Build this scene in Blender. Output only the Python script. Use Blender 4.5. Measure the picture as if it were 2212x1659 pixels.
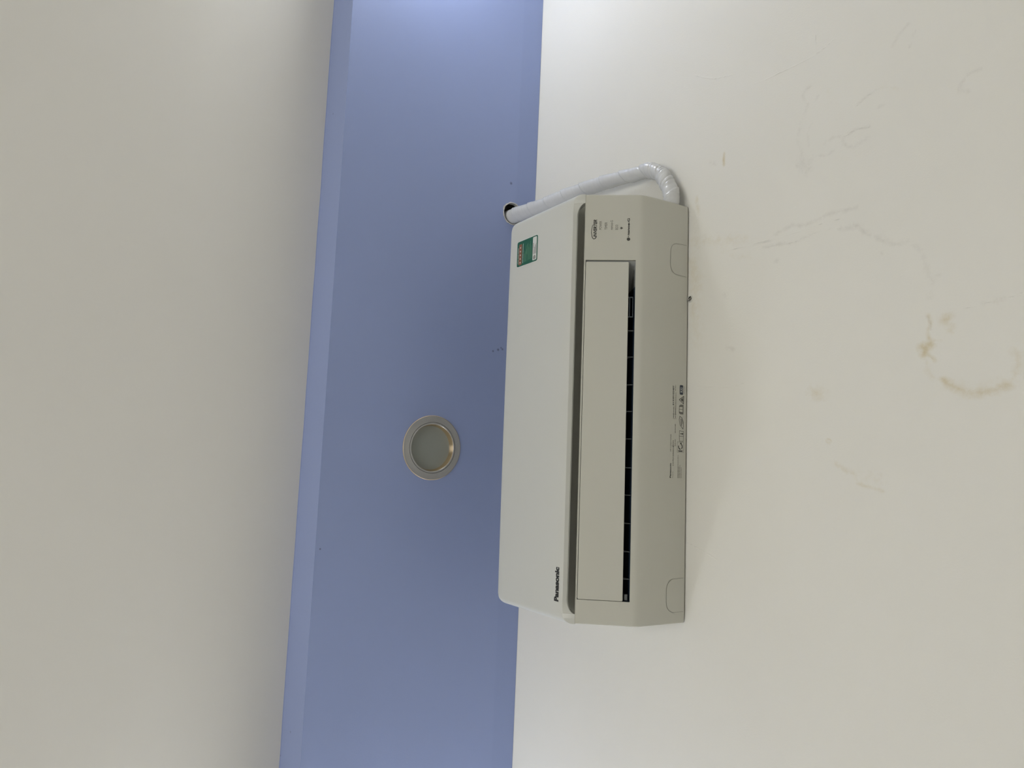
import bpy, bmesh, math, random
import numpy as np
from mathutils import Vector, Matrix, noise
from mathutils.geometry import tessellate_polygon

for o in list(bpy.data.objects):
    bpy.data.objects.remove(o)
scene = bpy.context.scene
COL = scene.collection

# ------------------------------------------------------------------ camera
# world: X to the right along the wall, Y into the wall (wall face at Y=0), Z up.
Z0 = 2.45                                   # height of the air conditioner's lower edge
SOFFIT, CEIL = Z0 + 0.5232, Z0 + 0.6553     # lilac soffit underside, white ceiling
SOFFIT_Y = -0.5101                          # fascia face
F_PX = 1584.5
CAM = Vector((-0.1092, -1.0269, Z0 - 0.9624))
R0 = Vector((0.0426, 0.8316, -0.5538))      # photo right
R1 = Vector((-0.9938, 0.0921, 0.0618))      # photo down
R2 = Vector((0.1024, 0.5477, 0.8304))       # view direction
R2.normalize(); R0 = (R0 - R2 * R0.dot(R2)).normalized(); R1 = R2.cross(R0).normalized()
cam_data = bpy.data.cameras.new('camera')
cam = bpy.data.objects.new('camera', cam_data)
COL.objects.link(cam)
cam_data.sensor_fit = 'HORIZONTAL'; cam_data.sensor_width = 36.0
cam_data.lens = F_PX / 2212 * 36.0
cam_data.clip_start = 0.02
m3 = Matrix((R0, -R1, -R2)).transposed()
cam.matrix_world = Matrix.Translation(CAM) @ m3.to_4x4()
scene.camera = cam

# ------------------------------------------------------------------ world, exposure
world = bpy.data.worlds.new('world'); scene.world = world
world.use_nodes = True
bg = world.node_tree.nodes['Background']
bg.inputs[0].default_value = (0.8, 0.85, 1.0, 1); bg.inputs[1].default_value = 0.05
vs = scene.view_settings
vs.view_transform = 'Standard'; vs.look = 'None'; vs.gamma = 1.0; vs.use_curve_mapping = False
vs.exposure = 0.05
# emission strengths: the two tube lamps, then the added fill window
LAMP_RIGHT, LAMP_LEFT, WINDOW_FILL = 132.0, 230.0, 6.9
LAMP_COL = (0.96, 1.0, 1.06)

# ------------------------------------------------------------------ helpers
def ray(px, py):
    return R0 * ((px - 1106) / F_PX) + R1 * ((py - 829.5) / F_PX) + R2
def on_y(px, py, y=0.0):
    d = ray(px, py); return CAM + d * ((y - CAM.y) / d.y)
def on_z(px, py, z):
    d = ray(px, py); return CAM + d * ((z - CAM.z) / d.z)

def link(name, me, mat=None, parent=None):
    o = bpy.data.objects.new(name, me); COL.objects.link(o)
    if mat: me.materials.append(mat)
    if parent: o.parent = parent
    return o
def mesh(name, verts, faces, mat=None, parent=None, smooth=None):
    me = bpy.data.meshes.new(name)
    me.from_pydata([tuple(v) for v in verts], [], faces)
    bm = bmesh.new(); bm.from_mesh(me)
    bmesh.ops.recalc_face_normals(bm, faces=bm.faces)
    bm.to_mesh(me); bm.free()
    if smooth is not None:
        me.shade_smooth(); me.set_sharp_from_angle(angle=math.radians(smooth))
    me.update()
    return link(name, me, mat, parent)
def empty(name, loc):
    o = bpy.data.objects.new(name, None); COL.objects.link(o)
    o.location = loc; o.empty_display_size = 0.05
    return o
def tag(o, label=None, cat=None, group=None, kind=None):
    if label: o['label'] = label
    if cat: o['category'] = cat
    if group: o['group'] = group
    if kind: o['kind'] = kind
    return o
def box_geo(x0, x1, y0, y1, z0, z1):
    v = [(x, y, z) for x in (x0, x1) for y in (y0, y1) for z in (z0, z1)]
    f = [(0, 1, 3, 2), (4, 6, 7, 5), (0, 4, 5, 1), (2, 3, 7, 6), (0, 2, 6, 4), (1, 5, 7, 3)]
    return v, f
def box(name, b, mat, parent=None):
    v, f = box_geo(*b); return mesh(name, v, f, mat, parent)
def lathe(name, prof, mat, parent=None, n=96, smooth=35, close=False, center=(0, 0, 0)):
    """prof: (r, z) list turned around Z"""
    v, f = [], []
    k = len(prof)
    for i in range(n):
        a = 2 * math.pi * i / n
        for r, z in prof:
            v.append((center[0] + r * math.cos(a), center[1] + r * math.sin(a), center[2] + z))
    for i in range(n):
        j = (i + 1) % n
        for q in range(k if close else k - 1):
            q2 = (q + 1) % k
            f.append((i * k + q, j * k + q, j * k + q2, i * k + q2))
    o = mesh(name, v, f, mat, parent, smooth)
    bm = bmesh.new(); bm.from_mesh(o.data); bmesh.ops.remove_doubles(bm, verts=bm.verts, dist=1e-6)
    bm.to_mesh(o.data); bm.free()
    return o

def new_mat(name):
    m = bpy.data.materials.new(name); m.use_nodes = True
    nt = m.node_tree
    return m, nt, nt.nodes['Principled BSDF']
def plain(name, col, rough=0.5, spec=0.5, metal=0.0, bump=0.0, bscale=400.0, var=0.0, vscale=6.0):
    """principled material with a little procedural colour variation and fine grain"""
    m, nt, p = new_mat(name)
    N, L = nt.nodes, nt.links
    p.inputs['Roughness'].default_value = rough
    p.inputs['Specular IOR Level'].default_value = spec
    p.inputs['Metallic'].default_value = metal
    tc = N.new('ShaderNodeTexCoord')
    nz = N.new('ShaderNodeTexNoise'); nz.inputs['Scale'].default_value = vscale; nz.inputs['Detail'].default_value = 4
    L.new(tc.outputs['Object'], nz.inputs['Vector'])
    rp = N.new('ShaderNodeValToRGB')
    rp.color_ramp.elements[0].position = 0.3; rp.color_ramp.elements[1].position = 0.7
    rp.color_ramp.elements[0].color = tuple(c * (1 - var) for c in col) + (1,)
    rp.color_ramp.elements[1].color = tuple(min(1, c * (1 + var)) for c in col) + (1,)
    L.new(nz.outputs['Fac'], rp.inputs['Fac']); L.new(rp.outputs['Color'], p.inputs['Base Color'])
    if bump > 0:
        n2 = N.new('ShaderNodeTexNoise'); n2.inputs['Scale'].default_value = bscale; n2.inputs['Detail'].default_value = 3
        L.new(tc.outputs['Object'], n2.inputs['Vector'])
        b = N.new('ShaderNodeBump'); b.inputs['Strength'].default_value = bump; b.inputs['Distance'].default_value = 0.001
        L.new(n2.outputs['Fac'], b.inputs['Height']); L.new(b.outputs['Normal'], p.inputs['Normal'])
    return m
def glow(name, col, strength):
    m, nt, p = new_mat(name)
    p.inputs['Base Color'].default_value = (0.85, 0.85, 0.82, 1)
    p.inputs['Emission Color'].default_value = tuple(col) + (1,)
    p.inputs['Emission Strength'].default_value = strength
    return m

WALL_WHITE = (0.74, 0.725, 0.665)
LILAC = (0.285, 0.35, 0.59)

# ------------------------------------------------------------------ wall paint with water stains and hair cracks
def wall_material():
    m, nt, p = new_mat('stained_wall_paint')
    N, L = nt.nodes, nt.links
    p.inputs['Roughness'].default_value = 0.62; p.inputs['Specular IOR Level'].default_value = 0.3
    tc = N.new('ShaderNodeTexCoord')
    def nz(scale, detail=4, rough=0.55):
        n = N.new('ShaderNodeTexNoise'); n.inputs['Scale'].default_value = scale
        n.inputs['Detail'].default_value = detail; n.inputs['Roughness'].default_value = rough
        L.new(tc.outputs['Object'], n.inputs['Vector']); return n.outputs['Fac']
    def math_(op, a, b=None, clamp=False):
        n = N.new('ShaderNodeMath'); n.operation = op; n.use_clamp = clamp
        for i, s in enumerate((a, b)):
            if s is None: continue
            if isinstance(s, (int, float)): n.inputs[i].default_value = s
            else: L.new(s, n.inputs[i])
        return n.outputs[0]
    def attr(nm):
        a = N.new('ShaderNodeAttribute'); a.attribute_name = nm; return a.outputs['Fac']
    def mix(fac, a, b):
        n = N.new('ShaderNodeMix'); n.data_type = 'RGBA'
        L.new(fac, n.inputs[0])
        for s, idx in ((a, 6), (b, 7)):
            if isinstance(s, tuple): n.inputs[idx].default_value = s + (1,)
            else: L.new(s, n.inputs[idx])
        return n.outputs[2]
    big = nz(2.2, 5)
    bf = math_('MULTIPLY', math_('SUBTRACT', big, 0.35, True), 1.6, True)
    base = mix(bf, tuple(c * 0.985 for c in WALL_WHITE), tuple(c * 1.015 for c in WALL_WHITE))
    fine = nz(75, 8, 0.75)
    # stain amount: attribute broken up by noise, keeps ragged, own-shaped edges
    def ragged(a, lo=0.30, gain=1.5):
        t = math_('MULTIPLY', math_('SUBTRACT', fine, 0.5), 1.9)
        s = math_('ADD', attr(a), t)
        s = math_('SUBTRACT', s, lo)
        s = math_('MULTIPLY', s, gain, True)
        return math_('MULTIPLY', s, attr(a), True)
    c1 = mix(ragged('stain_yellow', 0.20, 1.25), base, (0.59, 0.515, 0.345))
    c2 = mix(ragged('stain_grey', 0.10, 1.5), c1, (0.44, 0.415, 0.365))
    cd = attr('crack')               # metres to the nearest hair crack
    wob = math_('MULTIPLY', math_('SUBTRACT', nz(60, 3), 0.5), 0.0030)
    w = math_('SUBTRACT', 1.0, math_('DIVIDE', math_('ABSOLUTE', math_('ADD', cd, wob)), 0.00085), True)
    w = math_('MULTIPLY', w, math_('MULTIPLY', math_('SUBTRACT', nz(22, 2), 0.36, True), 3.2, True), True)
    c3 = mix(math_('MULTIPLY', w, 0.62), c2, (0.36, 0.34, 0.30))
    L.new(c3, p.inputs['Base Color'])
    # paint texture and the raised lips of the cracks
    b = N.new('ShaderNodeBump'); b.inputs['Strength'].default_value = 0.16; b.inputs['Distance'].default_value = 0.0012
    L.new(nz(330, 3), b.inputs['Height'])
    b2 = N.new('ShaderNodeBump'); b2.inputs['Strength'].default_value = 0.3; b2.inputs['Distance'].default_value = 0.0012
    lip = math_('SUBTRACT', 1.0, math_('DIVIDE', math_('ABSOLUTE', math_('ADD', cd, wob)), 0.0018), True)
    L.new(lip, b2.inputs['Height']); L.new(b.outputs['Normal'], b2.inputs['Normal'])
    L.new(b2.outputs['Normal'], p.inputs['Normal'])
    return m

def lilac_material():
    m, nt, p = new_mat('lilac_paint')
    N, L = nt.nodes, nt.links
    p.inputs['Roughness'].default_value = 0.5; p.inputs['Specular IOR Level'].default_value = 0.35
    tc = N.new('ShaderNodeTexCoord')
    sep = N.new('ShaderNodeSeparateXYZ'); L.new(tc.outputs['Object'], sep.inputs[0])
    nz = N.new('ShaderNodeTexNoise'); nz.inputs['Scale'].default_value = 1.7; nz.inputs['Detail'].default_value = 5
    L.new(tc.outputs['Object'], nz.inputs['Vector'])
    rp = N.new('ShaderNodeValToRGB')
    rp.color_ramp.elements[0].position = 0.3; rp.color_ramp.elements[1].position = 0.7
    rp.color_ramp.elements[0].color = (LILAC[0] * 0.98, LILAC[1] * 0.98, LILAC[2] * 0.98, 1)
    rp.color_ramp.elements[1].color = (LILAC[0] * 1.02, LILAC[1] * 1.02, LILAC[2] * 1.02, 1)
    L.new(nz.outputs['Fac'], rp.inputs['Fac'])
    cur = rp.outputs['Color']
    def math_(op, a, b=None, clamp=False):
        n = N.new('ShaderNodeMath'); n.operation = op; n.use_clamp = clamp
        for i, s in enumerate((a, b)):
            if s is None: continue
            if isinstance(s, (int, float)): n.inputs[i].default_value = s
            else: L.new(s, n.inputs[i])
        return n.outputs[0]
    def mix(fac, a, b):
        n = N.new('ShaderNodeMix'); n.data_type = 'RGBA'; L.new(fac, n.inputs[0])
        for s, idx in ((a, 6), (b, 7)):
            if isinstance(s, tuple): n.inputs[idx].default_value = s + (1,)
            else: L.new(s, n.inputs[idx])
        return n.outputs[2]
    # strip of second-coat paint along the wall joint
    n3 = N.new('ShaderNodeTexNoise'); n3.inputs['Scale'].default_value = 40; L.new(tc.outputs['Object'], n3.inputs['Vector'])
    e = math_('ADD', sep.outputs['Y'], math_('MULTIPLY', math_('SUBTRACT', n3.outputs['Fac'], 0.5), 0.004))
    strip = math_('MULTIPLY', math_('ADD', e, 0.062), 160, True)
    cur = mix(math_('MULTIPLY', strip, 0.6), cur, (LILAC[0] * 0.94, LILAC[1] * 0.95, LILAC[2] * 0.96))
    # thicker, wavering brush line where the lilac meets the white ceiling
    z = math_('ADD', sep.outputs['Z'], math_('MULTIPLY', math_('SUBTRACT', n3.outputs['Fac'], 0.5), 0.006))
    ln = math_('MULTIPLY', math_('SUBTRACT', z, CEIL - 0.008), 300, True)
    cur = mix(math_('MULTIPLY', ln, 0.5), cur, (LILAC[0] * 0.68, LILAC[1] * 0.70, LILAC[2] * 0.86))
    # scuffs and specks
    specks = [(on_z(1065, 758.5, SOFFIT), .0022), (on_z(1076, 755.5, SOFFIT), .0026), (on_z(1082.3, 751.5, SOFFIT), .0018),
              (on_z(1085.4, 754.5, SOFFIT), .0024), (on_z(691.5, 1186, SOFFIT), .0016), (on_z(1104, 396, SOFFIT), .003),
              (on_y(628, 1581, SOFFIT_Y), .0018), (on_y(606, 1632, SOFFIT_Y), .0018), (on_y(720, 246, SOFFIT_Y), .0018)]
    for c, r in specks:
        vm = N.new('ShaderNodeVectorMath'); vm.operation = 'DISTANCE'
        L.new(tc.outputs['Object'], vm.inputs[0]); vm.inputs[1].default_value = c
        d = math_('ADD', vm.outputs['Value'], math_('MULTIPLY', math_('SUBTRACT', n3.outputs['Fac'], 0.5), 0.002))
        s = math_('SUBTRACT', 1.0, math_('DIVIDE', d, r * 1.6), True)
        cur = mix(math_('MULTIPLY', s, 1.1, True), cur, (0.10, 0.12, 0.22))
    L.new(cur, p.inputs['Base Color'])
    n2 = N.new('ShaderNodeTexNoise'); n2.inputs['Scale'].default_value = 260; L.new(tc.outputs['Object'], n2.inputs['Vector'])
    b = N.new('ShaderNodeBump'); b.inputs['Strength'].default_value = 0.1; b.inputs['Distance'].default_value = 0.001
    L.new(n2.outputs['Fac'], b.inputs['Height']); L.new(b.outputs['Normal'], p.inputs['Normal'])
    return m

M = {}
M['wall'] = wall_material()
M['lilac'] = lilac_material()
M['ceiling'] = plain('ceiling_paint', (0.72, 0.705, 0.66), 0.7, 0.25, bump=0.08, bscale=260, var=0.012, vscale=2.0)
M['side_wall'] = plain('side_wall_paint', (0.74, 0.725, 0.67), 0.65, 0.3, bump=0.1, bscale=300, var=0.015, vscale=1.5)
M['floor'] = plain('floor_tile', (0.68, 0.66, 0.61), 0.35, 0.4, var=0.08, vscale=3.0)
M['plaster'] = plain('raw_plaster', (0.50, 0.49, 0.48), 0.9, 0.1, bump=0.5, bscale=150, var=0.12, vscale=60)
M['shell'] = plain('ivory_plastic', (0.565, 0.560, 0.498), 0.45, 0.35, bump=0.03, bscale=900, var=0.008, vscale=5)
M['panel'] = plain('white_plastic', (0.60, 0.605, 0.565), 0.36, 0.4, bump=0.02, bscale=900, var=0.006, vscale=5)
M['dark'] = plain('dark_duct_plastic', (0.020, 0.034, 0.060), 0.45, 0.4, var=0.1, vscale=20)
M['duct_end'] = plain('grey_duct_plastic', (0.34, 0.35, 0.34), 0.5, 0.3, var=0.05, vscale=20)
M['fin'] = plain('smoky_fin_plastic', (0.11, 0.12, 0.12), 0.35, 0.5, var=0.05, vscale=20)
M['bracket'] = plain('smoky_bracket_plastic', (0.07, 0.09, 0.11), 0.3, 0.5, var=0.05, vscale=20)
M['recess'] = plain('grey_recess_plastic', (0.20, 0.195, 0.175), 0.7, 0.2, var=0.05, vscale=20)  # darker grey that carries the shade inside the panel gap
M['seam'] = plain('seam_shadow_gap', (0.22, 0.215, 0.19), 0.8, 0.1)
M['ink'] = plain('black_print', (0.030, 0.030, 0.030), 0.55, 0.3)
M['greyink'] = plain('grey_print', (0.20, 0.195, 0.17), 0.6, 0.2)
M['midink'] = plain('charcoal_print', (0.10, 0.10, 0.09), 0.6, 0.2)
M['navyink'] = plain('slate_print', (0.045, 0.055, 0.075), 0.5, 0.3)
M['lightink'] = plain('pale_print', (0.50, 0.51, 0.50), 0.5, 0.3)
M['green'] = plain('label_green', (0.012, 0.105, 0.060), 0.35, 0.5, var=0.05, vscale=80)
M['greentext'] = plain('label_pale_green_print', (0.10, 0.25, 0.15), 0.4, 0.4)
M['labelwhite'] = plain('label_white', (0.66, 0.67, 0.64), 0.35, 0.5)
M['labelred'] = plain('label_brown_red', (0.24, 0.085, 0.045), 0.35, 0.5, var=0.08, vscale=120)
M['labelgold'] = plain('label_gold', (0.42, 0.22, 0.10), 0.35, 0.5)
M['wrap'] = plain('white_pipe_tape', (0.60, 0.605, 0.605), 0.24, 0.55, bump=0.12, bscale=120, var=0.02, vscale=25)
M['flange'] = plain('satin_silver_paint', (0.405, 0.40, 0.39), 0.32, 0.5, metal=0.25, var=0.01)
M['gold'] = plain('polished_gold', (0.88, 0.70, 0.48), 0.24, 0.5, metal=1.0, var=0.03, vscale=30)
M['lens'] = plain('frosted_lens', (0.31, 0.33, 0.305), 0.35, 0.4, var=0.01)
M['metal'] = plain('screw_steel', (0.42, 0.41, 0.38), 0.35, 0.5, metal=0.6)
M['hole'] = plain('hole_dark', (0.02, 0.02, 0.018), 0.9, 0.1)
M['plug'] = plain('plug_white_plastic', (0.72, 0.71, 0.66), 0.3, 0.5)

# ------------------------------------------------------------------ room shell
XL, XR, YB = -1.59, 1.34, -4.0
T = 0.12

def make_wall_back():
    x = list(np.arange(-0.75, 1.20, 0.003)); z = list(np.arange(Z0 - 0.66, Z0 + 0.10, 0.003))
    xs = np.array([XL, -1.2] + x + [1.27, XR]); zs = np.array([0.0, 0.6, 1.2, 1.55] + z + [Z0 + 0.3, CEIL])
    nx, nz_ = len(xs), len(zs)
    X, Z = np.meshgrid(xs, zs)
    P = np.stack([X.ravel(), Z.ravel()], 1)
    def to_wall(pts, o, s):
        out = []
        for a, b in pts:
            w = on_y(o[0] + a / s, o[1] + b / s); out.append((w.x, w.z))
        return np.array(out)
    A_ = ((1500, 0), 3.017); B_ = ((1480, 500), 2.765); C_ = ((1480, 1100), 2.967); PX = ((0, 0), 1.0)
    def seg_dist(poly):
        best = np.full(len(P), 9.0)
        lo = poly.min(0) - 0.06; hi = poly.max(0) + 0.06
        sel = np.where((P[:, 0] > lo[0]) & (P[:, 0] < hi[0]) & (P[:, 1] > lo[1]) & (P[:, 1] < hi[1]))[0]
        Q = P[sel]; d = np.full(len(sel), 9.0)
        if len(poly) == 1:
            d = np.linalg.norm(Q - poly[0], axis=1)
        for a, b in zip(poly[:-1], poly[1:]):
            ab = b - a; t = np.clip(((Q - a) @ ab) / (ab @ ab + 1e-12), 0, 1)
            d = np.minimum(d, np.linalg.norm(Q - (a + t[:, None] * ab), axis=1))
        best[sel] = d
        return best
    crack = np.full(len(P), 1.0); yel = np.zeros(len(P)); grey = np.zeros(len(P))
    # hair cracks
    for fr, pts in [
        (A_, [(385, 550), (480, 510), (600, 455), (700, 405), (790, 355), (860, 300), (910, 255)]),
        (A_, [(790, 225), (795, 350)]), (A_, [(5, 490), (60, 505), (130, 513), (250, 487)]),
        (A_, [(220, 1630), (345, 1605), (450, 1570), (560, 1550), (700, 1500), (800, 1470), (870, 1440), (985, 1425)]),
        (A_, [(450, 1610), (570, 1590), (650, 1580), (700, 1550), (850, 1495), (950, 1490)]),
        (B_, [(260, 110), (345, 95), (430, 75), (520, 55)]), (B_, [(75, 930), (160, 932), (260, 936), (350, 905)]),
        (B_, [(1490, 580), (1465, 590), (1450, 610)]), (B_, [(1475, 655), (1500, 660), (1530, 648)]),
        (B_, [(1455, 735), (1470, 755), (1495, 770)]), (B_, [(1650, 465), (1770, 435), (1860, 412), (1940, 395), (2020, 365)]),
        (C_, [(15, 212), (60, 240), (90, 255), (150, 290), (205, 325)]),
        (A_, [(1055, 690), (1120, 630), (1200, 580), (1290, 570)]), (A_, [(975, 890), (1050, 840), (1140, 825)]),
    ]:
        crack = np.minimum(crack, seg_dist(to_wall(pts, *fr)))
    # strokes: frame, points, half width in metres, strength
    def stroke(field, fr, pts, w, s):
        d = seg_dist(to_wall(pts, *fr))
        return np.maximum(field, s * np.clip(1 - d / w, 0, 1) ** 0.8)
    for pts, w, s in [
        ([(1450, 500), (1466, 545), (1450, 600), (1452, 635), (1475, 655)], .006, .75),
        ([(1475, 655), (1530, 650)], .004, .6), ([(1415, 690), (1440, 695), (1465, 675)], .012, 1.0),
        ([(1425, 730), (1440, 700)], .011, 1.0), ([(1440, 725), (1470, 750), (1490, 770)], .006, .8),
        ([(1560, 520)], .016, .9), ([(1545, 545), (1580, 545), (1605, 570), (1585, 595)], .012, .55),
        ([(1440, 780), (1455, 840), (1480, 870), (1540, 890)], .010, .5),
        ([(1540, 885), (1560, 905)], .009, .95),
        ([(1560, 905), (1620, 935), (1680, 960), (1760, 962), (1850, 945), (1930, 915)], .013, .80),
        ([(1620, 915), (1700, 940), (1800, 935), (1900, 905)], .016, .45),
        ([(1930, 915), (1970, 870), (1990, 800), (1990, 740), (1960, 720)], .012, .55),
        ([(765, 960), (810, 972)], .021, .62), ([(790, 940)], .014, .4),
        ([(846, 1240), (860, 1240), (872, 1250), (866, 1266), (850, 1266), (845, 1252), (846, 1240)], .0032, .8),
        ([(900, 1385), (935, 1410), (970, 1435), (1000, 1442)], .0085, .62),
        ([(1030, 1505), (1070, 1520), (1110, 1530), (1185, 1552)], .0055, .62),
        ([(1060, 1450), (1120, 1470), (1170, 1485)], .017, .42), ([(1010, 1450), (1050, 1500)], .010, .4),
        ([(30, 190), (50, 260), (60, 330)], .034, .62), ([(20, 60), (110, 60), (350, 45)], .020, .48), ([(45, 440), (48, 500)], .016, .6),
        ([(230, 130), (300, 150), (390, 150)], .018, .34), ([(1860, 425)], .022, .34),
        ([(60, 420), (65, 560), (70, 640)], .038, .42),
    ]:
        yel = stroke(yel, B_, pts, w, s)
    for pts, w, s in [([(195, 1000), (190, 1040), (193, 1075)], .0055, 1.0), ([(15, 1290), (20, 1350), (28, 1390)], .010, .6),
                      ([(1180, 580), (1290, 570), (1370, 585)], .009, .30), ([(880, 580), (890, 620)], .012, .30)]:
        yel = stroke(yel, A_, pts, w, s)
    for pts, w, s in [
        ([(530, 1525), (640, 1470), (720, 1470), (860, 1400), (1000, 1365), (1060, 1350)], .007, .42),
        ([(950, 1490), (1080, 1475), (1110, 1520), (1170, 1540), (1250, 1580), (1330, 1592)], .007, .42),
        ([(1020, 1470), (1090, 1475)], .010, .45),
        ([(450, 1612), (570, 1590), (620, 1585)], .0055, .45), ([(650, 1580), (700, 1555), (760, 1530)], .005, .4),
        ([(1055, 690), (1120, 630), (1180, 590)], .0045, .42), ([(975, 895), (1050, 842), (1140, 825)], .0045, .45),
        ([(960, 910), (1000, 960), (1060, 945), (1125, 900)], .007, .36), ([(1200, 700), (1225, 690)], .006, .4),
        ([(760, 560), (720, 590), (705, 620), (720, 660)], .005, .38), ([(810, 620), (790, 655)], .004, .4),
        ([(740, 680), (715, 740), (690, 820), (672, 880), (690, 960), (700, 1020)], .007, .30),
        ([(770, 800), (735, 860), (745, 960)], .005, .28),
        ([(690, 1050), (740, 1060), (720, 1100)], .022, .34), ([(660, 1075), (700, 1100), (715, 1140), (760, 1085)], .005, .38),
        ([(760, 1010), (860, 1015), (910, 980)], .005, .36), ([(840, 940), (900, 895), (950, 890)], .005, .36),
        ([(1290, 300), (1340, 215), (1400, 150)], .006, .36), ([(1400, 310), (1440, 200)], .004, .38),
        ([(1725, 580), (1740, 540), (1790, 480), (1865, 450)], .0055, .42), ([(1730, 600), (1800, 597)], .006, .32),
        ([(100, 1060), (140, 1070)], .008, .35), ([(10, 1420), (25, 1500), (40, 1560)], .02, .25),
    ]:
        grey = stroke(grey, A_, pts, w, s)
    for pts, w, s in [
        ([(1070, 0), (1130, 20), (1250, 75), (1330, 60), (1410, 110), (1450, 240), (1475, 300)], .008, .32),
        ([(1475, 300), (1460, 400)], .008, .26), ([(1450, 270), (1520, 260)], .006, .28),
        ([(1440, 505), (1466, 545), (1460, 590)], .004, .5), ([(545, 180)], .009, .45), ([(240, 375)], .010, .42), ([(250, 690), (295, 705)], .008, .40),
        ([(1780, 432), (1900, 405)], .006, .3), ([(1172, 132)], .006, .45),
        ([(1090, 1410), (1200, 1450)], .010, .2), ([(700, 715)], .012, .18),
    ]:
        grey = stroke(grey, B_, pts, w, s)
    # dirt smudges between pipe and unit
    for pts, w, s in [([(1392, 405), (1410, 402)], .02, .3), ([(1420, 415), (1432, 424)], .016, .35), ([(1462, 392), (1474, 410)], .02, .35)]:
        yel = stroke(yel, PX, pts, w, s)
    verts = [(a, 0.0, b) for a, b in P]
    faces = []
    for j in range(nz_ - 1):
        for i in range(nx - 1):
            k = j * nx + i
            faces.append((k, k + 1, k + nx + 1, k + nx))
    # back side, so that the wall has its thickness
    n0 = len(verts)
    verts += [(XL, T, 0), (XR, T, 0), (XR, T, CEIL), (XL, T, CEIL)]
    faces.append((n0 + 3, n0 + 2, n0 + 1, n0))
    c = [0, nx - 1, nx * nz_ - 1, nx * (nz_ - 1)]
    def edge_loop(idx, a, b):
        faces.append(tuple(idx) + (b, a))
    faces.append(tuple(reversed(range(0, nx))) + (n0, n0 + 1))
    faces.append(tuple(range(nx * (nz_ - 1), nx * nz_)) + (n0 + 2, n0 + 3))
    faces.append(tuple(range(0, nx * nz_, nx)) + (n0 + 3, n0))
    faces.append(tuple(reversed(range(nx - 1, nx * nz_, nx))) + (n0 + 1, n0 + 2))
    me = bpy.data.meshes.new('wall_back'); me.from_pydata(verts, [], faces); me.update()
    pad = np.zeros(4)
    for nm, f in (('crack', np.concatenate([crack, pad + 1])), ('stain_yellow', np.concatenate([yel, pad])), ('stain_grey', np.concatenate([grey, pad]))):
        a = me.attributes.new(nm, 'FLOAT', 'POINT'); a.data.foreach_set('value', f.astype(np.float32))
    return tag(link('wall_back', me, M['wall']), kind='structure')
make_wall_back()
tag(box('wall_left', (XL - T, XL, YB - T, T, 0, CEIL), M['side_wall']), kind='structure')
tag(box('wall_right', (XR, XR + T, YB - T, T, 0, CEIL), M['side_wall']), kind='structure')
tag(box('wall_front', (XL, XR, YB - T, YB, 0, CEIL), M['side_wall']), kind='structure')
tag(box('floor', (XL - T, XR + T, YB - T, T, -0.1, 0), M['floor']), kind='structure')
ceil = tag(box('ceiling', (XL - T, XR + T, YB - T, T, CEIL, CEIL + 0.1), M['ceiling']), kind='structure')

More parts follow.
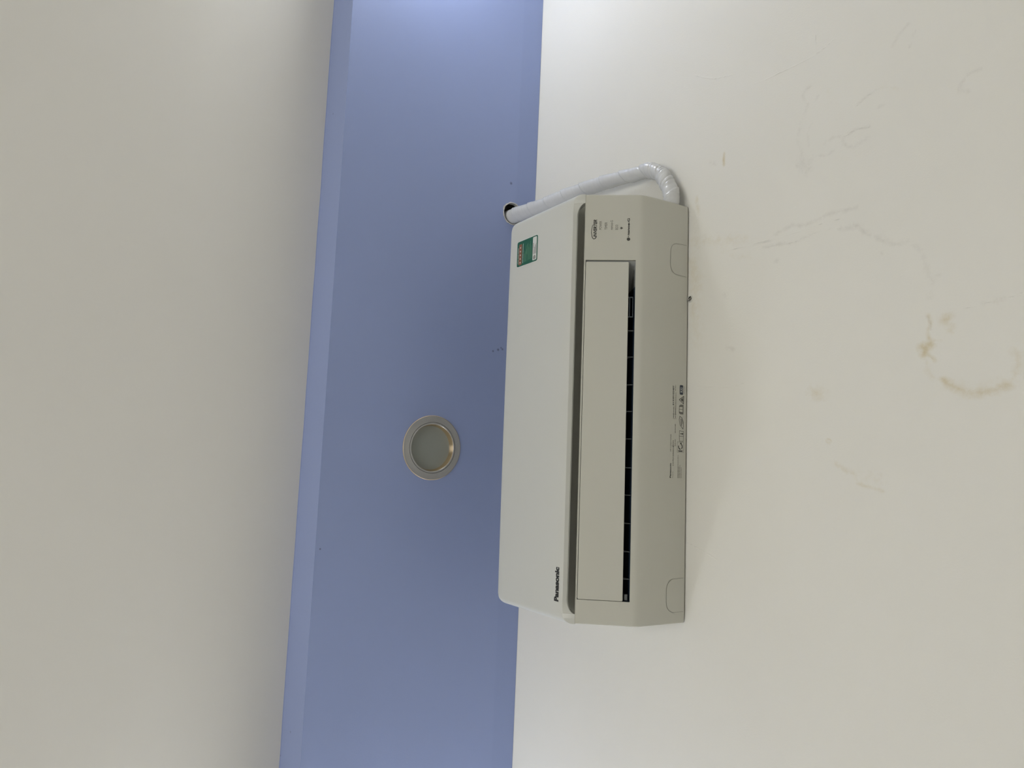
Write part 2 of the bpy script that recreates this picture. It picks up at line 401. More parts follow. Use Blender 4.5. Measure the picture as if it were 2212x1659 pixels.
# pipe hole in the soffit and the downlight recesses
HOLE = (0.4975, -0.0665, 0.0265)
DL = (-0.0902, -0.2562)
LAMP_Z, LAMP_Y0, LAMP_Y1 = Z0 + 0.41, -0.30, -0.47      # tubes on the side walls
def hole_pts(cx, cy, r, n=48, ragged=0.0, seed=0):
    out = []
    for i in range(n):
        a = 2 * math.pi * i / n
        rr = r * (1 + ragged * noise.noise(Vector((math.cos(a) * 2.2, math.sin(a) * 2.2, seed))))
        out.append((cx + rr * math.cos(a), cy + rr * math.sin(a)))
    return out
def make_soffit():
    loops = [[(XL, SOFFIT_Y), (XR, SOFFIT_Y), (XR, -0.0005), (XL, -0.0005)],
             hole_pts(*HOLE, ragged=0.07, seed=3.1), hole_pts(DL[0], DL[1], 0.0545)]
    flat = [p for l in loops for p in l]
    th = 0.010
    tris = tessellate_polygon([[Vector((a, b, 0)) for a, b in l] for l in loops])
    v = [(a, b, SOFFIT) for a, b in flat] + [(a, b, SOFFIT + th) for a, b in flat]
    n = len(flat); f = []
    for t in tris:
        f.append(tuple(t)); f.append(tuple(k + n for k in reversed(t)))
    s = 0
    for l in loops:
        for i in range(len(l)):
            j = (i + 1) % len(l)
            f.append((s + i, s + j, s + j + n, s + i + n))
        s += len(l)
    # fascia board, face slightly uneven from hand-filled plaster
    k = len(v); m = 220
    for i in range(m + 1):
        x = XL + (XR - XL) * i / m
        d = 0.0012 * noise.noise(Vector((x * 3.0, 1.7, 0)))
        d2 = 0.0016 * noise.noise(Vector((x * 9.0, 7.7, 0)))
        v += [(x, SOFFIT_Y - 0.0002, SOFFIT + d * 0.6), (x, SOFFIT_Y - 0.0004 + d2 * 0.5, SOFFIT + 0.06),
              (x, SOFFIT_Y + d2 * 0.5 - 0.0004, CEIL), (x, SOFFIT_Y + 0.010, CEIL), (x, SOFFIT_Y + 0.010, SOFFIT + 0.004)]
    for i in range(m):
        a, b = k + i * 5, k + (i + 1) * 5
        for q in range(4):
            f.append((a + q, b + q, b + q + 1, a + q + 1))
        f.append((a + 4, b + 4, b, a))
    me = bpy.data.meshes.new('trim_1'); me.from_pydata(v, [], f); me.update()
    bm = bmesh.new(); bm.from_mesh(me); bmesh.ops.recalc_face_normals(bm, faces=bm.faces); bm.to_mesh(me); bm.free()
    o = tag(link('trim_1', me, M['lilac']), label='lilac dropped soffit with a shallow fascia above the wall', kind='structure')
    # torn plaster rim around the pipe hole
    n = 72; v, f = [], []
    for i in range(n):
        a = 2 * math.pi * i / n
        c = Vector((math.cos(a) * 2.2, math.sin(a) * 2.2, 3.1))
        ri = HOLE[2] * (1 + 0.07 * noise.noise(c)) - 0.0004
        nn = noise.noise(Vector((math.cos(a) * 5, math.sin(a) * 5, 9.0)))
        ro = ri + 0.0030 + 0.0030 * nn
        zz = 0.0012 + 0.0008 * noise.noise(Vector((math.cos(a) * 6, math.sin(a) * 6, 2.0)))
        for r, z in ((ri, 0.009), (ri, -zz * 0.5), (ri + 0.0010, -zz), (ro, -0.0002)):
            v.append((HOLE[0] + r * math.cos(a), HOLE[1] + r * math.sin(a), SOFFIT + z))
    for i in range(n):
        j = (i + 1) % n
        for q in range(3):
            f.append((i * 4 + q, j * 4 + q, j * 4 + q + 1, i * 4 + q + 1))
    mesh('plaster_rim', v, f, M['plaster'], o, 40)
make_soffit()

# ------------------------------------------------------------------ air conditioner
AC_W = 0.3895
PROF = [(.0035, -.0034), (.083, .0006), (.086, .0010), (.110, .0038), (.1145, .0052), (.1180, .0070), (.1235, .0107),
        (.1940, .0690), (.1955, .0701), (.1938, .0708), (.1957, .0717), (.1925, .0738), (.1880, .0765), (.1800, .0800),
        (.1700, .0860), (.1650, .0950), (.1650, .1100), (.1860, .1150), (.1860, .2850), (.180, .2960), (.0035, .2960)]
I_LO, I_HI = 6, 7
OPEN = (-.3470, .2635)
ac = empty('air_conditioner', (0, 0, Z0))
ac.rotation_euler = (0, -0.0112, 0)
tag(ac, 'white wall-mounted air conditioner with a long flap below the front panel', 'air conditioner')
box('mounting_plate', (-0.33, 0.33, -0.0035, 0.0, 0.02, 0.27), M['metal'], ac)

def body():
    st = [(-.3895, .0050), (-.3890, .0028), (-.3878, .0014), (-.3855, .0009), (-.3720, 0), (OPEN[0], 0)]
    st += [(x, 0) for x in np.linspace(-.25, .2, 6)] + [(OPEN[1], 0), (.3720, 0), (.3855, .0009), (.3878, .0014), (.3890, .0028), (.3895, .0050)]
    k = len(PROF); v, f = [], []
    for x, ins in st:
        for i, (d, z) in enumerate(PROF):
            dd = d - ins * (0.75 if 3 <= i <= 18 else 0)
            zz = z + ins * (0.8 if i <= 10 else (-1 if i >= 18 else 0))
            v.append((x, -dd, zz))
    for s in range(len(st) - 1):
        for i in range(k):
            j = (i + 1) % k
            if i == I_LO and st[s][0] >= OPEN[0] - 1e-6 and st[s + 1][0] <= OPEN[1] + 1e-6: continue
            a = s * k; b = (s + 1) * k
            f.append((a + i, a + j, b + j, b + i))
    f.append(tuple(range(k))); n = len(st) - 1
    f.append(tuple(n * k + i for i in reversed(range(k))))
    # 2.5 mm inner lip of the outlet
    lo, hi = Vector((PROF[I_LO][0], PROF[I_LO][1])), Vector((PROF[I_HI][0], PROF[I_HI][1]))
    inn = Vector((-(hi - lo).y, (hi - lo).x)).normalized()
    t = .003
    q0 = len(v)
    for x in OPEN:
        for p in (lo, hi):
            for s in (0, t):
                w = p + inn * s; v.append((x, -w.x, w.y))
    f += [(q0, q0 + 1, q0 + 5, q0 + 4), (q0 + 2, q0 + 6, q0 + 7, q0 + 3), (q0, q0 + 2, q0 + 3, q0 + 1), (q0 + 4, q0 + 5, q0 + 7, q0 + 6)]
    me = bpy.data.meshes.new('body'); me.from_pydata(v, [], f)
    bm = bmesh.new(); bm.from_mesh(me); bmesh.ops.remove_doubles(bm, verts=bm.verts, dist=1e-5)
    bmesh.ops.recalc_face_normals(bm, faces=bm.faces); bm.to_mesh(me); bm.free()
    me.shade_smooth(); me.set_sharp_from_angle(angle=math.radians(24))
    o = link('body', me, M['shell'], ac)
    # outlet duct
    def pt(x, p, s, sl=0): 
        w = p + inn * s; return (x, -w.x, w.y)
    a, b = OPEN[0] + .0004, OPEN[1] - .0004
    lo2 = lo + inn * t; hi2 = hi + inn * t
    back_lo = lo + inn * .075 + (hi - lo).normalized() * .012; back_hi = hi + inn * .052 - (hi - lo).normalized() * .004
    w3 = lambda x, p: (x, -p.x, p.y)
    vv = [w3(a, lo2), w3(a, hi2), w3(b, hi2), w3(b, lo2), w3(a + .012, back_lo), w3(a + .012, back_hi), w3(b - .052, back_hi), w3(b - .052, back_lo)]
    xs_ = b - .048
    lo_b = w3(xs_, lo2); lo_d = w3(xs_, back_lo)
    vv += [lo_b, lo_d]
    mesh('outlet_duct', vv, [(0, 1, 5, 4), (0, 4, 9, 8), (1, 2, 6, 5), (4, 5, 6, 7)], M['dark'], ac)
    ed = .0002
    vv2 = [w3(b - ed, lo2), w3(b - ed, hi2), w3(b - .048, lo + inn * .052 + (hi - lo).normalized() * .006), w3(b - .048, hi + inn * .045)]
    vv2 += [w3(xs_, lo2)]
    mesh('duct_end', vv2, [(0, 1, 3, 2), (0, 2, 4)], M['duct_end'], ac)
    return lo, hi, inn
LO, HI, INN = body()
UP = (HI - LO).normalized()
def face_pt(x, u, s=0.0):
    """point on the slanted lower face: u metres up from the outlet's lower edge, s metres inward"""
    w = LO + UP * u + INN * s
    return Vector((x, -w.x, w.y))

def rounded_slab(name, x0, x1, u0, u1, s0, s1, r, mat, parent, bev=.0008):
    """plate lying in the slanted face plane, corners rounded by r"""
    pts = []
    for cx, cu, a0 in ((x1 - r, u1 - r, 0), (x0 + r, u1 - r, 90), (x0 + r, u0 + r, 180), (x1 - r, u0 + r, 270)):
        for i in range(5):
            a = math.radians(a0 + 22.5 * i); pts.append((cx + r * math.cos(a), cu + r * math.sin(a)))
    n = len(pts); cx = sum(p[0] for p in pts) / n; cu = sum(p[1] for p in pts) / n
    v = []
    for s, ins in ((s0, bev), (s0 + bev, 0), (s1, 0)):
        for a, b in pts:
            v.append(face_pt(a - math.copysign(ins, a - cx), b - math.copysign(ins, b - cu), s))
    f = [tuple(range(n)), tuple(reversed(range(2 * n, 3 * n)))]
    for q in range(2):
        for i in range(n):
            j = (i + 1) % n
            f.append((q * n + i, q * n + j, (q + 1) * n + j, (q + 1) * n + i))
    return mesh(name, v, f, mat, parent, 30)
U_T = (HI - LO).length
rounded_slab('flap', -.3462, .2602, .0122, U_T - .0009, -.0006, .0036, .0020, M['shell'], ac)

# upright fins and a hinge bracket inside the outlet
def duct_x(py):
    d = ray(1362, py); t = (-.128 - CAM.y) / d.y
    return (CAM + d * t).x
for py in (710, 767, 827, 885, 945, 1008, 1068, 1130, 1192, 1252):
    x = duct_x(py) - .002
    v = []
    for xx in (x - .0007, x + .0007):
        for u, s in ((.001, .010), (.030, .010), (.034, .034), (.012, .034)):
            v.append(face_pt(xx, u, s))
    mesh('fin', v, [(0, 1, 2, 3), (7, 6, 5, 4), (0, 4, 5, 1), (1, 5, 6, 2), (2, 6, 7, 3), (3, 7, 4, 0)], M['fin'], ac)
xb0, xb1 = duct_x(684), duct_x(640)
v, f = [], []
def add_bar(x0, x1, u0, u1, s0, s1):
    k = len(v)
    for x in (x0, x1):
        for u in (u0, u1):
            for s in (s0, s1): v.append(face_pt(x, u, s))
    f.extend(tuple(i + k for i in q) for q in [(0, 1, 3, 2), (4, 6, 7, 5), (0, 4, 5, 1), (2, 3, 7, 6), (0, 2, 6, 4), (1, 5, 7, 3)])
add_bar(xb0, xb1, .0085, .0100, .006, .010); add_bar(xb0, xb1, .0030, .0040, .006, .010)
add_bar(xb0, xb0 + .0015, .0030, .0150, .006, .012); add_bar(xb1 - .0015, xb1, .0030, .0150, .006, .012)
mesh('hinge_bracket', v, f, M['bracket'], ac)
rounded_slab('hinge_clip', -.345, -.335, .0035, .0095, .004, .012, .001, M['fin'], ac)

# front panel
ZT = .3075
def panel_station(x):
    ax = abs(x)
    r = .011; x0 = AC_W - r
    df = .2100 - (0.0 if ax <= x0 else r * (1 - math.sqrt(max(0, 1 - ((ax - x0) / r) ** 2))))
    rc = .022; xc = AC_W - rc
    zt = ZT - .0030 * (x / AC_W) ** 2 - (0.0 if ax <= xc else rc * (1 - math.sqrt(max(0, 1 - ((ax - xc) / rc) ** 2))))
    rb = .030; xb = AC_W - rb
    uf = 0 if ax <= xb else (ax - xb) / rb
    zf = .0752 + (.0905 - .0752) * math.sqrt(max(0, 1 - uf * uf))
    ug = 0 if ax <= .348 else min(1, (ax - .348) / .025)
    g = math.sqrt(max(0, 1 - ug * ug))
    zc = .0722 + (.0866 - .0722) * g
    dc = .1950 + (.2025 - .1950) * g
    dc = min(dc, df - .002)
    R = min(.009, (zt - zf) * .4)
    pr = [(.1872, zc + .024 * g + .001), (dc - .0042 * g - .001, zc + .014 * g + .0006), (dc - .0026 * g - .0002, zc + .0004), (dc, zc)]
    pr += [(df - .0006, zf - .0008), (df, zf + .0006)]
    for i in range(1, 9):
        t = i / 9; pr.append((df - .0006 * (2 * t - 1) ** 2 * 0, zf + (zt - R - zf) * t))
    for i in range(0, 7):
        a = math.pi / 2 * i / 6
        pr.append((df - R + R * math.cos(a), zt - R + R * math.sin(a)))
    pr += [(.1872, zt)]
    return pr
xs = sorted(set([round(s * x, 6) for s in (-1, 1) for x in
     list(np.linspace(0, .345, 14)) + list(np.linspace(.348, .373, 12)) + [AC_W - .030 * (1 - math.sin(math.pi / 2 * i / 14)) for i in range(15)]
     + [AC_W - .022 + .022 * math.sin(math.pi / 2 * i / 10) for i in range(11)] + [AC_W - .011 + .011 * math.sin(math.pi / 2 * i / 10) for i in range(11)]]))
v, f = [], []
k = len(panel_station(0))
for x in xs:
    for d, z in panel_station(x): v.append((x, -d, z))
for s in range(len(xs) - 1):
    for i in range(k):
        j = (i + 1) % k
        f.append((s * k + i, s * k + j, (s + 1) * k + j, (s + 1) * k + i))
f.append(tuple(range(k))); f.append(tuple((len(xs) - 1) * k + i for i in reversed(range(k))))
front = mesh('front_panel', v, f, M['panel'], ac, 24)

# dark strip in the intake gap under the front panel, shade put into its colour
v, f = [], []
for x in (-.3715, .3715):
    for d, z in ((.1862, .0778), (.1805, .0804), (.1706, .0864), (.1656, .0952), (.1656, .1090)): v.append((x, -d, z))
for i in range(4): f.append((i, i + 1, i + 6, i + 5))
me = bpy.data.meshes.new('intake_recess'); me.from_pydata(v, [], f); me.update()
link('intake_recess', me, M['recess'], ac)

# ---- print
def text_mesh(txt, bold=0.0, shear=0.0):
    cu = bpy.data.curves.new('print', 'FONT'); cu.body = txt; cu.offset = bold; cu.shear = shear
    cu.resolution_u = 5; cu.fill_mode = 'FRONT'
    o = bpy.data.objects.new('print', cu); COL.objects.link(o)
    dg = bpy.context.evaluated_depsgraph_get(); dg.update()
    me = bpy.data.meshes.new_from_object(o.evaluated_get(dg))
    vv = [tuple(q.co) for q in me.vertices]; ff = [tuple(p.vertices) for p in me.polygons]
    bpy.data.objects.remove(o); bpy.data.curves.remove(cu); bpy.data.meshes.remove(me)
    return vv, ff
def fit(geo, x0, x1, y0, y1):
    vv, ff = geo
    ax, bx = min(q[0] for q in vv), max(q[0] for q in vv); ay, by = min(q[1] for q in vv), max(q[1] for q in vv)
    return [(x0 + (q[0] - ax) / (bx - ax) * (x1 - x0), y0 + (q[1] - ay) / (by - ay) * (y1 - y0)) for q in vv], ff
def poly_geo(polys):
    vv, ff = [], []
    for p in polys:
        k = len(vv); vv += list(p); ff.append(tuple(range(k, k + len(p))))
    return vv, ff
def stroke_poly(pts, w, closed=False):
    out = []
    n = len(pts); rng = range(n if closed else n - 1)
    for i in rng:
        a, b = Vector(pts[i]), Vector(pts[(i + 1) % n]); d = (b - a)
        if d.length < 1e-9: continue
        d.normalize(); nn = Vector((-d.y, d.x)) * w / 2; e = d * w * .35
        out.append([tuple(a - e - nn), tuple(b + e - nn), tuple(b + e + nn), tuple(a - e + nn)])
    return out
def rrect(x0, x1, y0, y1, r, n=5):
    pts = []
    for cx, cy, a0 in ((x1 - r, y1 - r, 0), (x0 + r, y1 - r, 90), (x0 + r, y0 + r, 180), (x1 - r, y0 + r, 270)):
        for i in range(n):
            a = math.radians(a0 + 90 * i / (n - 1)); pts.append((cx + r * math.cos(a), cy + r * math.sin(a)))
    return pts
def ring_polys(cx, cy, r, w, n=24, a0=0, a1=360):
    out = []
    for i in range(n):
        t0 = math.radians(a0 + (a1 - a0) * i / n); t1 = math.radians(a0 + (a1 - a0) * (i + 1) / n)
        out.append([(cx + rr * math.cos(t), cy + rr * math.sin(t)) for rr, t in ((r - w / 2, t0), (r + w / 2, t0), (r + w / 2, t1), (r - w / 2, t1))])
    return out
def disc(cx, cy, r, n=20, sy=1.0):
    return [(cx + r * math.cos(2 * math.pi * i / n), cy + r * sy * math.sin(2 * math.pi * i / n)) for i in range(n)]

def put(name, geo, mapper, mat, parent):
    vv, ff = geo
    o = mesh_flat(name, [mapper(a, b) for a, b in vv], ff, mat, parent)
    if name in ('fine_print', 'rating_rule', 'label_print', 'label_footer_print'): o['kind'] = 'stuff'
    return o
def mesh_flat(name, vv, ff, mat, parent):
    me = bpy.data.meshes.new(name); me.from_pydata([tuple(q) for q in vv], [], ff); me.update()
    return link(name, me, mat, parent)
def on_panel(lift=.00025):
    return lambda a, b: Vector((a, -.2100 - lift, b))
def on_face(lift=.0003):            # a = X, b = metres up the slanted face from the outlet's lower edge
    return lambda a, b: face_pt(a, b, -lift)
def bottom_z(d):
    for (d0, z0), (d1, z1) in zip(PROF[:-1], PROF[1:]):
        if d0 <= d <= d1: return z0 + (z1 - z0) * (d - d0) / (d1 - d0)
    return 0
def on_bottom(lift=.0003):          # a = X, b = depth from the wall
    def f(a, b):
        b = b + .0022 * (1 - b / .083)
        return Vector((a, -b, bottom_z(b) - lift))
    return f

put('brand_print', fit(text_mesh('Panasonic', .055), -.3555, -.2955, .1003, .1135), on_panel(), M['ink'], front)
def U(D): return (D - LO.x) / UP.x if UP.x else 0
# status print on the right end of the slanted face
put('inverter_print', fit(text_mesh('INVERTER', .03, .28), .3065, .3400, U(.1790), U(.1838)), on_face(), M['ink'], ac)
sw = []
arc = [(.3070, U(.1797)), (.3040, U(.1812)), (.3032, U(.1830)), (.3045, U(.1846)), (.3085, U(.1859)), (.3150, U(.1866)), (.3220, U(.1864)), (.3300, U(.1850))]
for i in range(len(arc) - 1):
    w0 = .0014 * (1 - .6 * i / len(arc)); sw += stroke_poly(arc[i:i + 2], w0)
put('inverter_swoosh', poly_geo(sw), on_face(), M['ink'], ac)
for t, x0, x1, d0, d1 in [('POWER', .3210, .3375, .1722, .1758), ('TIMER', .3210, .3352, .1644, .1680), ('nanoe-G', .3210, .3388, .1566, .1602), ('ECO', .3210, .3303, .1493, .1530)]:
    put('status_print', fit(text_mesh(t, .0), x0, x1, U(d0), U(d1)), on_face(), M['greyink'], ac)
fan = [(.3240, U(.1420))] + [(.3240 + .0030 * math.sin(math.radians(a)), U(.1420) + .0052 * math.cos(math.radians(a))) for a in range(-50, 51, 10)]
put('wifi_print', poly_geo([fan]), on_face(), M['midink'], ac)
put('nanoe_print', fit(text_mesh('nanoe-G', .03), .3105, .3428, U(.1328), U(.1362)), on_face(), M['ink'], ac)
put('nanoe_emblem', poly_geo([disc(.3030, U(.1342), .0030, 24)] + [disc(.3080, U(.1344), .0009, 12)]), on_face(), M['ink'], ac)
put('nanoe_emblem_mark', poly_geo(ring_polys(.3030, U(.1342), .0013, .0005, 20)), on_face(.00045), M['greyink'], ac)

# rating print on the underside
B = on_bottom()
put('brand_print', fit(text_mesh('Panasonic', .035), -.1300, -.1030, .0380, .0412), B, M['ink'], ac)
put('rating_print', fit(text_mesh('AIR CONDITIONER'), -.0825, -.0505, .0383, .0408), B, M['midink'], ac)
put('rating_print', fit(text_mesh('Model No.'), -.1300, -.1175, .0328, .0349), B, M['greyink'], ac)
put('rating_print', fit(text_mesh('CS-PU12AKH-8', .005), -.1080, -.0720, .0318, .0346), B, M['midink'], ac)
put('rating_print', fit(text_mesh('E133910548T', .012), .0035, .0400, .0325, .0361), B, M['ink'], ac)
def bars(rows):
    rnd = random.Random(4); out = []
    for x0, x1, d, h in rows:
        x = x0
        while x < x1:
            w = min(rnd.uniform(.002, .006), x1 - x)
            h2 = h * .36; out.append([(x, d - h2), (x + w, d - h2), (x + w, d + h2), (x, d + h2)]); x += w + rnd.uniform(.0004, .0009)
    return out
put('fine_print', poly_geo(bars([(-.0710, -.0610, .0335, .0018), (-.0710, -.0590, .0285, .0016), (-.0480, -.0310, .0285, .0017),
     (-.0205, .0000, .0330, .0016), (-.0205, .0020 - .001, .0283, .0016), (-.0265 + .021, -.0265 + .029, .0330 - .0004, .0013), (.0300, .0410, .0290, .0015),
     (-.0205 + .0085, .0090 + .018, .0283 - .0002, .0015)])), B, M['greyink'], ac)
put('fine_print', poly_geo(bars([(-.1300, -.0880, .0212, .0013), (-.1300, -.1085, .0186, .0013), (-.1300, -.1062, .0158, .0013), (-.1300, -.1100, .0125, .0013), (.0265, .0405, .0072, .0010)])), B, M['greyink'], ac)
put('rating_rule', poly_geo(sum([stroke_poly([(x, d0), (x, d1)], .0005) for x, d0, d1 in ((-.0715, .0262, .0365), (-.0215, .0258, .0352), (.0015 - .0145, .0262, .0362))], [])), B, M['greyink'], ac)
cr = stroke_poly([(-.0825, .0072), (-.0640, .0072), (-.0640, .0232), (-.0825, .0232)], .0005, True) + stroke_poly([(-.0790, .0072), (-.0790, .0232)], .0004)
put('mark_frame', poly_geo(cr), B, M['greyink'], ac)
put('mark_emblem', poly_geo(ring_polys(-.0722, .0152, .0047, .0017, 20, 215, 330) + ring_polys(-.0722, .0152, .0047, .0017, 16, 70, 185)
    + [[(-.0690, .0135), (-.0650, .0120), (-.0655, .0165)]] + stroke_poly([(-.0807, .0105), (-.0807, .0195)], .0016)), B, M['ink'], ac)
bk = stroke_poly([(-.0625, .0080), (-.0440, .0072), (-.0432, .0180), (-.0530, .0186), (-.0622, .0178)], .0007, True) + stroke_poly([(-.0532, .0080), (-.0530, .0186)], .0007) + [disc(-.0485, .0105, .0018, 12), [(-.0493, .0125), (-.0478, .0125), (-.0478, .0160), (-.0493, .0160)]]
put('manual_icon', poly_geo(bk), B, M['midink'], ac)
hd = stroke_poly([(-.0395, .0092), (-.0330, .0160), (-.0230, .0192), (-.0165, .0175), (-.0190, .0120), (-.0270, .0085), (-.0350, .0080)], .0010, True) + stroke_poly([(-.0330, .0130), (-.0210, .0145)], .0016) + stroke_poly([(-.0300, .0100), (-.0200, .0118)], .0008)
put('service_icon', poly_geo(hd), B, M['midink'], ac)
bs = [[(-.0125, .0085), (.0055, .0080), (.0055, .0160), (.0030, .0195), (-.0105, .0198), (-.0125, .0160)]]
put('booklet_icon', poly_geo(bs), B, M['greyink'], ac)
put('booklet_page', poly_geo([[(-.0082, .0108), (-.0040, .0108), (-.0040, .0188), (-.0078, .0188)], [(-.0030, .0108), (.0012, .0108), (.0010, .0188), (-.0030, .0188)]]), on_bottom(.00045), M['shell'], ac)
tr = stroke_poly([(.0070, .0083), (.0215, .0079), (.0145, .0195)], .0011, True) + [[(.0115, .0095), (.0175, .0095), (.0170, .0128), (.0146, .0155), (.0120, .0128)]]
put('warning_icon', poly_geo(tr), B, M['midink'], ac)
put('refrigerant_badge', poly_geo([rrect(.0240, .0420, .0098, .0182, .0018)]), B, M['navyink'], ac)
put('refrigerant_print', fit(text_mesh('R32', .02), .0283, .0378, .0112, .0168), on_bottom(.0005), M['lightink'], ac)

# access covers on the underside
for x0, x1, xt0, xt1 in ((.2495, .3111, .2560, .3050), (-.3692, -.3098, -.3640, -.3150)):
    left = [(x0, .0046), (x0 + .0006, .0285)]
    for i in range(1, 9):
        a = math.radians(180 - 90 * i / 8); left.append((x0 + .0186 + .018 * math.cos(a), .0285 + .0175 * math.sin(a)))
    right = [(x0 + x1 - a, b) for a, b in reversed(left)]
    outline = left + right
    cover = put('access_cover', poly_geo([outline]), on_bottom(.00035), M['shell'], ac)
    put('cover_seam', poly_geo(stroke_poly(outline, .0005)), on_bottom(.0006), M['seam'], cover)

# green energy label
lb = (.2885, .3415, .2010, .2735)
x0, x1, z0, z1 = lb
label = put('energy_label', poly_geo([rrect(x0 - .0012, x1 + .0012, z0 - .0012, z1 + .0012, .0045)]), on_panel(.0002), M['labelwhite'], front)
put('label_ground', poly_geo([rrect(x0, x1, z0, z1, .0040)]), on_panel(.00035), M['green'], front)
LP = lambda name, polys, mat, lift=.0005: put(name, poly_geo(polys), on_panel(lift), M[mat], front)
LP('label_band', [rrect(x0 + .0032, x1 - .0065, z1 - .0172, z1 - .0070, .0022)], 'labelgold', .00045)
LP('label_band_fill', [rrect(x0 + .0038, x1 - .0071, z1 - .0166, z1 - .0076, .0018)], 'labelred', .00055)
def star(cx, cy, r):
    return [(cx + (r if i % 2 == 0 else r * .45) * math.sin(math.pi * i / 5), cy + (r if i % 2 == 0 else r * .45) * math.cos(math.pi * i / 5)) for i in range(10)]
for i in range(5):
    LP('label_star', [star(x0 + .0080 + i * .0078, z1 - .0121, .0025)], 'labelwhite', .00065)
LP('label_print', [[(a, b), (c, b), (c, b + .0011), (a, b + .0011)] for a, c, b in
    [(x0 + .006, x0 + .016, z1 - .0052), (x0 + .017, x0 + .027, z1 - .0052), (x0 + .028, x0 + .040, z1 - .0052),
     (x0 + .005, x0 + .013, z1 - .0222), (x0 + .014, x0 + .026, z1 - .0222), (x0 + .027, x0 + .046, z1 - .0222)]], 'labelwhite')
rows = [(.006, .030, .0265), (.006, .024, .0290), (.006, .028, .0318), (.006, .032, .0345), (.022, .040, .0330), (.020, .042, .0372), (.007, .043, .0400), (.008, .034, .0428), (.008, .040, .0458), (.008, .046, .0490), (.009, .036, .0520)]
LP('label_print', [[(x0 + a, z1 - d), (x0 + c, z1 - d), (x0 + c, z1 - d + .0012), (x0 + a, z1 - d + .0012)] for a, c, d in rows], 'greentext')
LP('label_footer', [rrect(x0 + .0030, x1 - .0022, z0 + .0030, z0 + .0165, .0020)], 'labelwhite')
LP('label_seal', [disc(x0 + .0085, z0 + .0100, .0042, 20)], 'greyink', .00065)
LP('label_seal_mark', ring_polys(x0 + .0085, z0 + .0100, .0022, .0007, 20), 'labelwhite', .0008)
LP('label_footer_print', [[(x0 + a, z0 + b), (x0 + c, z0 + b), (x0 + c, z0 + b + h), (x0 + a, z0 + b + h)] for a, c, b, h in
    [(.0155, .0260, .0128, .0014), (.0268, .0385, .0128, .0014), (.0155, .0300, .0092, .0010), (.0155, .0340, .0070, .0010), (.0155, .0370, .0048, .0009)]], 'midink', .00065)

# ------------------------------------------------------------------ tape-wrapped pipe
def make_pipe():
    ctl = [((1450, 428), -.028, .0148), ((1445.5, 405), -.024, .0150), ((1431, 380), -.022, .0150),
           ((1408, 368.5), -.022, .0152), ((1385, 372.5), -.024, .0142), ((1360.7, 379.5), -.027, .0140), ((1315, 391.5), -.033, .0148), ((1269, 406.5), -.040, .0152),
           ((1223, 424), -.048, .0165), ((1177, 443), -.056, .0172), ((1131.6, 458.5), -.063, .0172), ((1109, 466.5), -.0665, .0172)]
    pts = [on_y(a[0], a[1], y) for a, y, r in ctl]; rad = [r for a, y, r in ctl]
    q = pts[0]; pts.insert(0, Vector((.389, q.y - .001, q.z - .001))); rad.insert(0, .0146)
    top = pts[-1].copy(); pts.append(Vector((top.x, top.y, max(top.z, SOFFIT) + .055))); rad.append(.0172)
    if pts[-2].z > SOFFIT + .02: pts.pop(-2); rad.pop(-2)
    # Catmull-Rom
    P, Rr = [], []
    for i in range(len(pts) - 1):
        p0, p1, p2, p3 = pts[max(i - 1, 0)], pts[i], pts[i + 1], pts[min(i + 2, len(pts) - 1)]
        n = max(4, int((p2 - p1).length / .0012))
        for k in range(n):
            t = k / n
            P.append(.5 * ((2 * p1) + (p2 - p0) * t + (2 * p0 - 5 * p1 + 4 * p2 - p3) * t * t + (3 * p1 - p0 - 3 * p2 + p3) * t ** 3))
            Rr.append(rad[i] + (rad[i + 1] - rad[i]) * t)
    P.append(pts[-1]); Rr.append(rad[-1])
    seg = 64; v, f = [], []
    nrm = None; s = 0.0
    for i, p in enumerate(P):
        tg = (P[min(i + 1, len(P) - 1)] - P[max(i - 1, 0)]).normalized()
        if nrm is None: nrm = tg.orthogonal().normalized()
        nrm = (nrm - tg * nrm.dot(tg)).normalized(); bn = tg.cross(nrm)
        if i: s += (p - P[i - 1]).length
        bend = .22 + .85 * math.exp(-((s - .075) / .045) ** 2)
        for q in range(seg):
            a = 2 * math.pi * q / seg
            d = nrm * math.cos(a) + bn * math.sin(a)
            # overlapping tape: saw-tooth along a helix, pitch 48 mm
            h = (s / .058 - q / seg + .15 * noise.noise(Vector((s * 20, 0, 0)))) % 1.0
            saw = .0021 * (h if h < .975 else (1 - h) / .025 * .975)
            # creases slanting with the wrap
            w = s * 150 - a * 1.0 + 2.0 * noise.noise(p * 30)
            cre = noise.noise(Vector((w * .9, a * .5, s * 6))) * .0012 - max(0, .22 - abs(noise.noise(Vector((w * .55, a * .30 + 5, s * 7))))) * .0075
            lump = noise.noise(p * 22 + d * .6) * .0009
            v.append(p + d * (Rr[i] + saw + cre * bend + lump - .0003))
    n = len(P)
    for i in range(n - 1):
        for q in range(seg):
            q2 = (q + 1) % seg
            f.append((i * seg + q, i * seg + q2, (i + 1) * seg + q2, (i + 1) * seg + q))
    f.append(tuple(reversed(range(seg)))); f.append(tuple((n - 1) * seg + q for q in range(seg)))
    o = mesh('refrigerant_pipe', v, f, M['wrap'], None, 32)
    tag(o, 'white tape-wrapped pipe bending up from the air conditioner into a ceiling hole', 'pipe')
make_pipe()

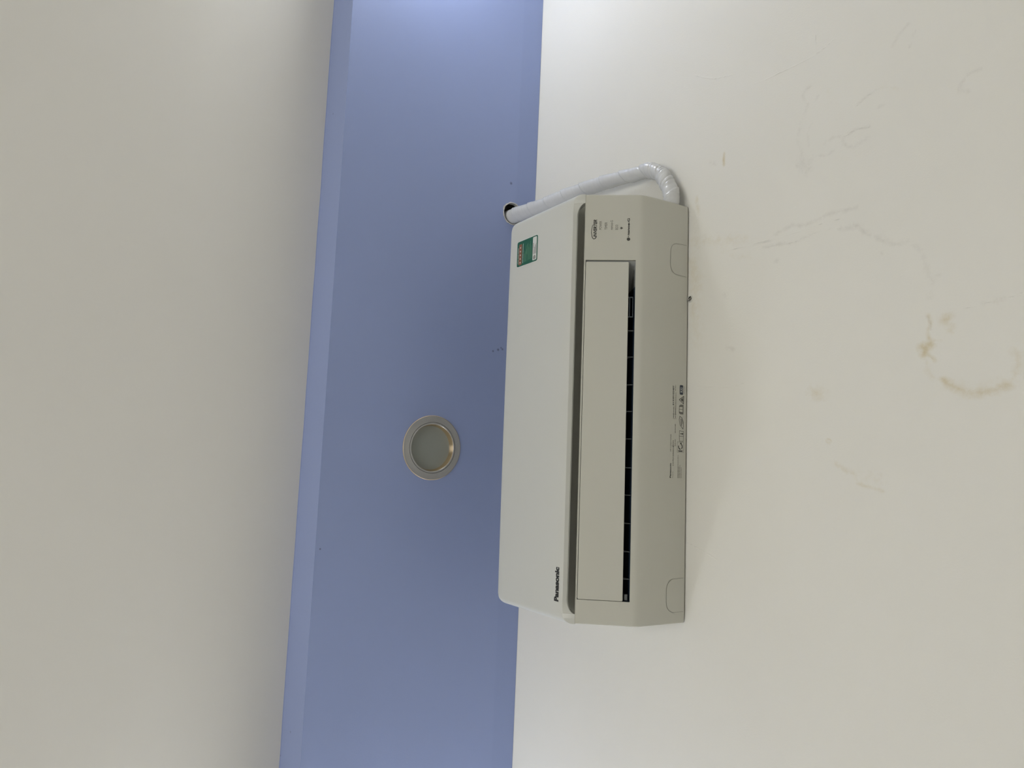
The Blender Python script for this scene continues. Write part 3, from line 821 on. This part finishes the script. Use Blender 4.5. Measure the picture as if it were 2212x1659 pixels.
# ------------------------------------------------------------------ wall plug with a screw just below the unit
pc = on_y(1491.5, 646)
plug = empty('wall_plug', pc)
tag(plug, 'small round plastic wall plug with a screw peeking out below the air conditioner', 'wall plug')
def rot_to_room(o): o.rotation_euler = (math.pi / 2, 0, 0); return o     # lathe axis Z -> -Y
rot_to_room(lathe('sleeve', [(.0050, -.0005), (.0050, .0018), (.0055, .0026), (.0063, .0020), (.0068, .0002)], M['plug'], plug, 40))
rot_to_room(lathe('hole', [(.0001, .0003), (.0052, .0003)], M['hole'], plug, 40))
sc = mesh('screw', *box_geo(-.0052, .0052, -.0026, -.0004, -.0010, .0010), M['metal'], plug)
sc.rotation_euler = (0, math.radians(62), 0); sc.location = (-.0004, 0, .0005)
sc2 = mesh('screw_slot', *box_geo(-.0042, .0042, -.0018, -.0004, -.0008, .0008), M['metal'], plug)
sc2.rotation_euler = (0, math.radians(62), 0); sc2.location = (-.0032, 0, -.0006)

# ------------------------------------------------------------------ downlights in the soffit
def downlight(x, y, lens_mat, label, dome=0.0):
    e = empty('downlight', (x, y, SOFFIT))
    tag(e, label, 'downlight')
    lathe('flange', [(.0720, .0), (.0722, -.0012), (.0712, -.0026), (.0700, -.0024), (.0578, -.0036), (.0575, -.0010), (.0569, -.0010), (.0566, -.0038), (.0535, -.0040), (.0530, -.0034)], M['flange'], e, 128)
    lathe('reflector_ring', [(.0530, -.0034), (.0522, -.0020), (.0500, .0075), (.0493, .0095)], M['gold'], e, 128)
    lathe('edge_ring', [(.0722, -.0002), (.0728, -.0006), (.0727, -.0016), (.0719, -.0022)], M['gold'], e, 128)
    if dome:
        prof = [(.0001, -dome)] + [(.0495 * math.sin(math.pi / 2 * i / 12), .009 - (dome + .009) * math.cos(math.pi / 2 * i / 12)) for i in range(1, 13)]
        lathe('diffuser', prof, lens_mat, e, 64)
    else:
        lathe('diffuser', [(.0001, .0085), (.030, .0086), (.0498, .0090)], lens_mat, e, 96)
    lathe('housing', [(.0497, .0092), (.0520, .0105), (.0520, .0500), (.0001, .0500)], M['flange'], e, 64)
    return e
downlight(*DL, M['lens'], 'unlit round recessed downlight with a gold inner ring above the air conditioner')

# ------------------------------------------------------------------ tube lamps high on the two side walls (they light the room)
def tube_lamp(side, mat, label):
    """side = +1 on wall_right, -1 on wall_left; the tube runs along Y"""
    xw = XR if side > 0 else XL
    yc, hl = (LAMP_Y0 + LAMP_Y1) / 2, abs(LAMP_Y1 - LAMP_Y0) / 2
    e = empty('tube_lamp', (xw, yc, LAMP_Z))
    tag(e, label, 'lamp', 'tube lamps high on the side walls')
    def bx(name, d0, d1, y0, y1, z0, z1):
        a, b = sorted((-side * d0, -side * d1)); box(name, (a, b, y0, y1, z0, z1), M['plug'], e)
    bx('batten', 0, .012, -hl - .012, hl + .012, -.010, .010)
    for q in (-1, 1): bx('end_cap', .010, .082, q * (hl + .005) - .005, q * (hl + .005) + .005, -.0135, .0135)
    v, f = [], []
    for i in range(2):
        for q in range(24):
            a = 2 * math.pi * q / 24
            v.append((-side * (.068 + .013 * math.cos(a)), (hl - .001) * (2 * i - 1), .013 * math.sin(a)))
    for q in range(24): f.append((q, (q + 1) % 24, 24 + (q + 1) % 24, 24 + q))
    mesh('tube', v, f, mat, e, 60)
tube_lamp(1, glow('tube_glow', LAMP_COL, LAMP_RIGHT), 'short lit white tube lamp on the side wall nearest the wrapped pipe')
tube_lamp(-1, glow('tube_glow_far', LAMP_COL, LAMP_LEFT), 'short lit white tube lamp on the side wall at the brand-name end of the unit')

# ------------------------------------------------------------------ unseen window added behind the camera, its glowing panes fill the room
wx0, wx1, wz0, wz1 = -.72, .48, 1.0, 2.5
win = tag(empty('window_1', ((wx0 + wx1) / 2, YB, wz0)), kind='structure')
hw, hh = (wx1 - wx0) / 2, wz1 - wz0
for b in ((-hw - .04, hw + .04, 0, .05, -.04, 0), (-hw - .04, hw + .04, 0, .05, hh, hh + .04), (-hw - .04, -hw, 0, .05, 0, hh), (hw, hw + .04, 0, .05, 0, hh), (-.02, .02, .012, .045, 0, hh)):
    box('window_frame', b, M['plug'], win)
fill_mat = glow('daylit_frosted_glass', (1.0, 0.995, 0.985), WINDOW_FILL)
for a, b in ((-hw, -.02), (.02, hw)): box('pane', (a, b, .008, .014, 0, hh), fill_mat, win)
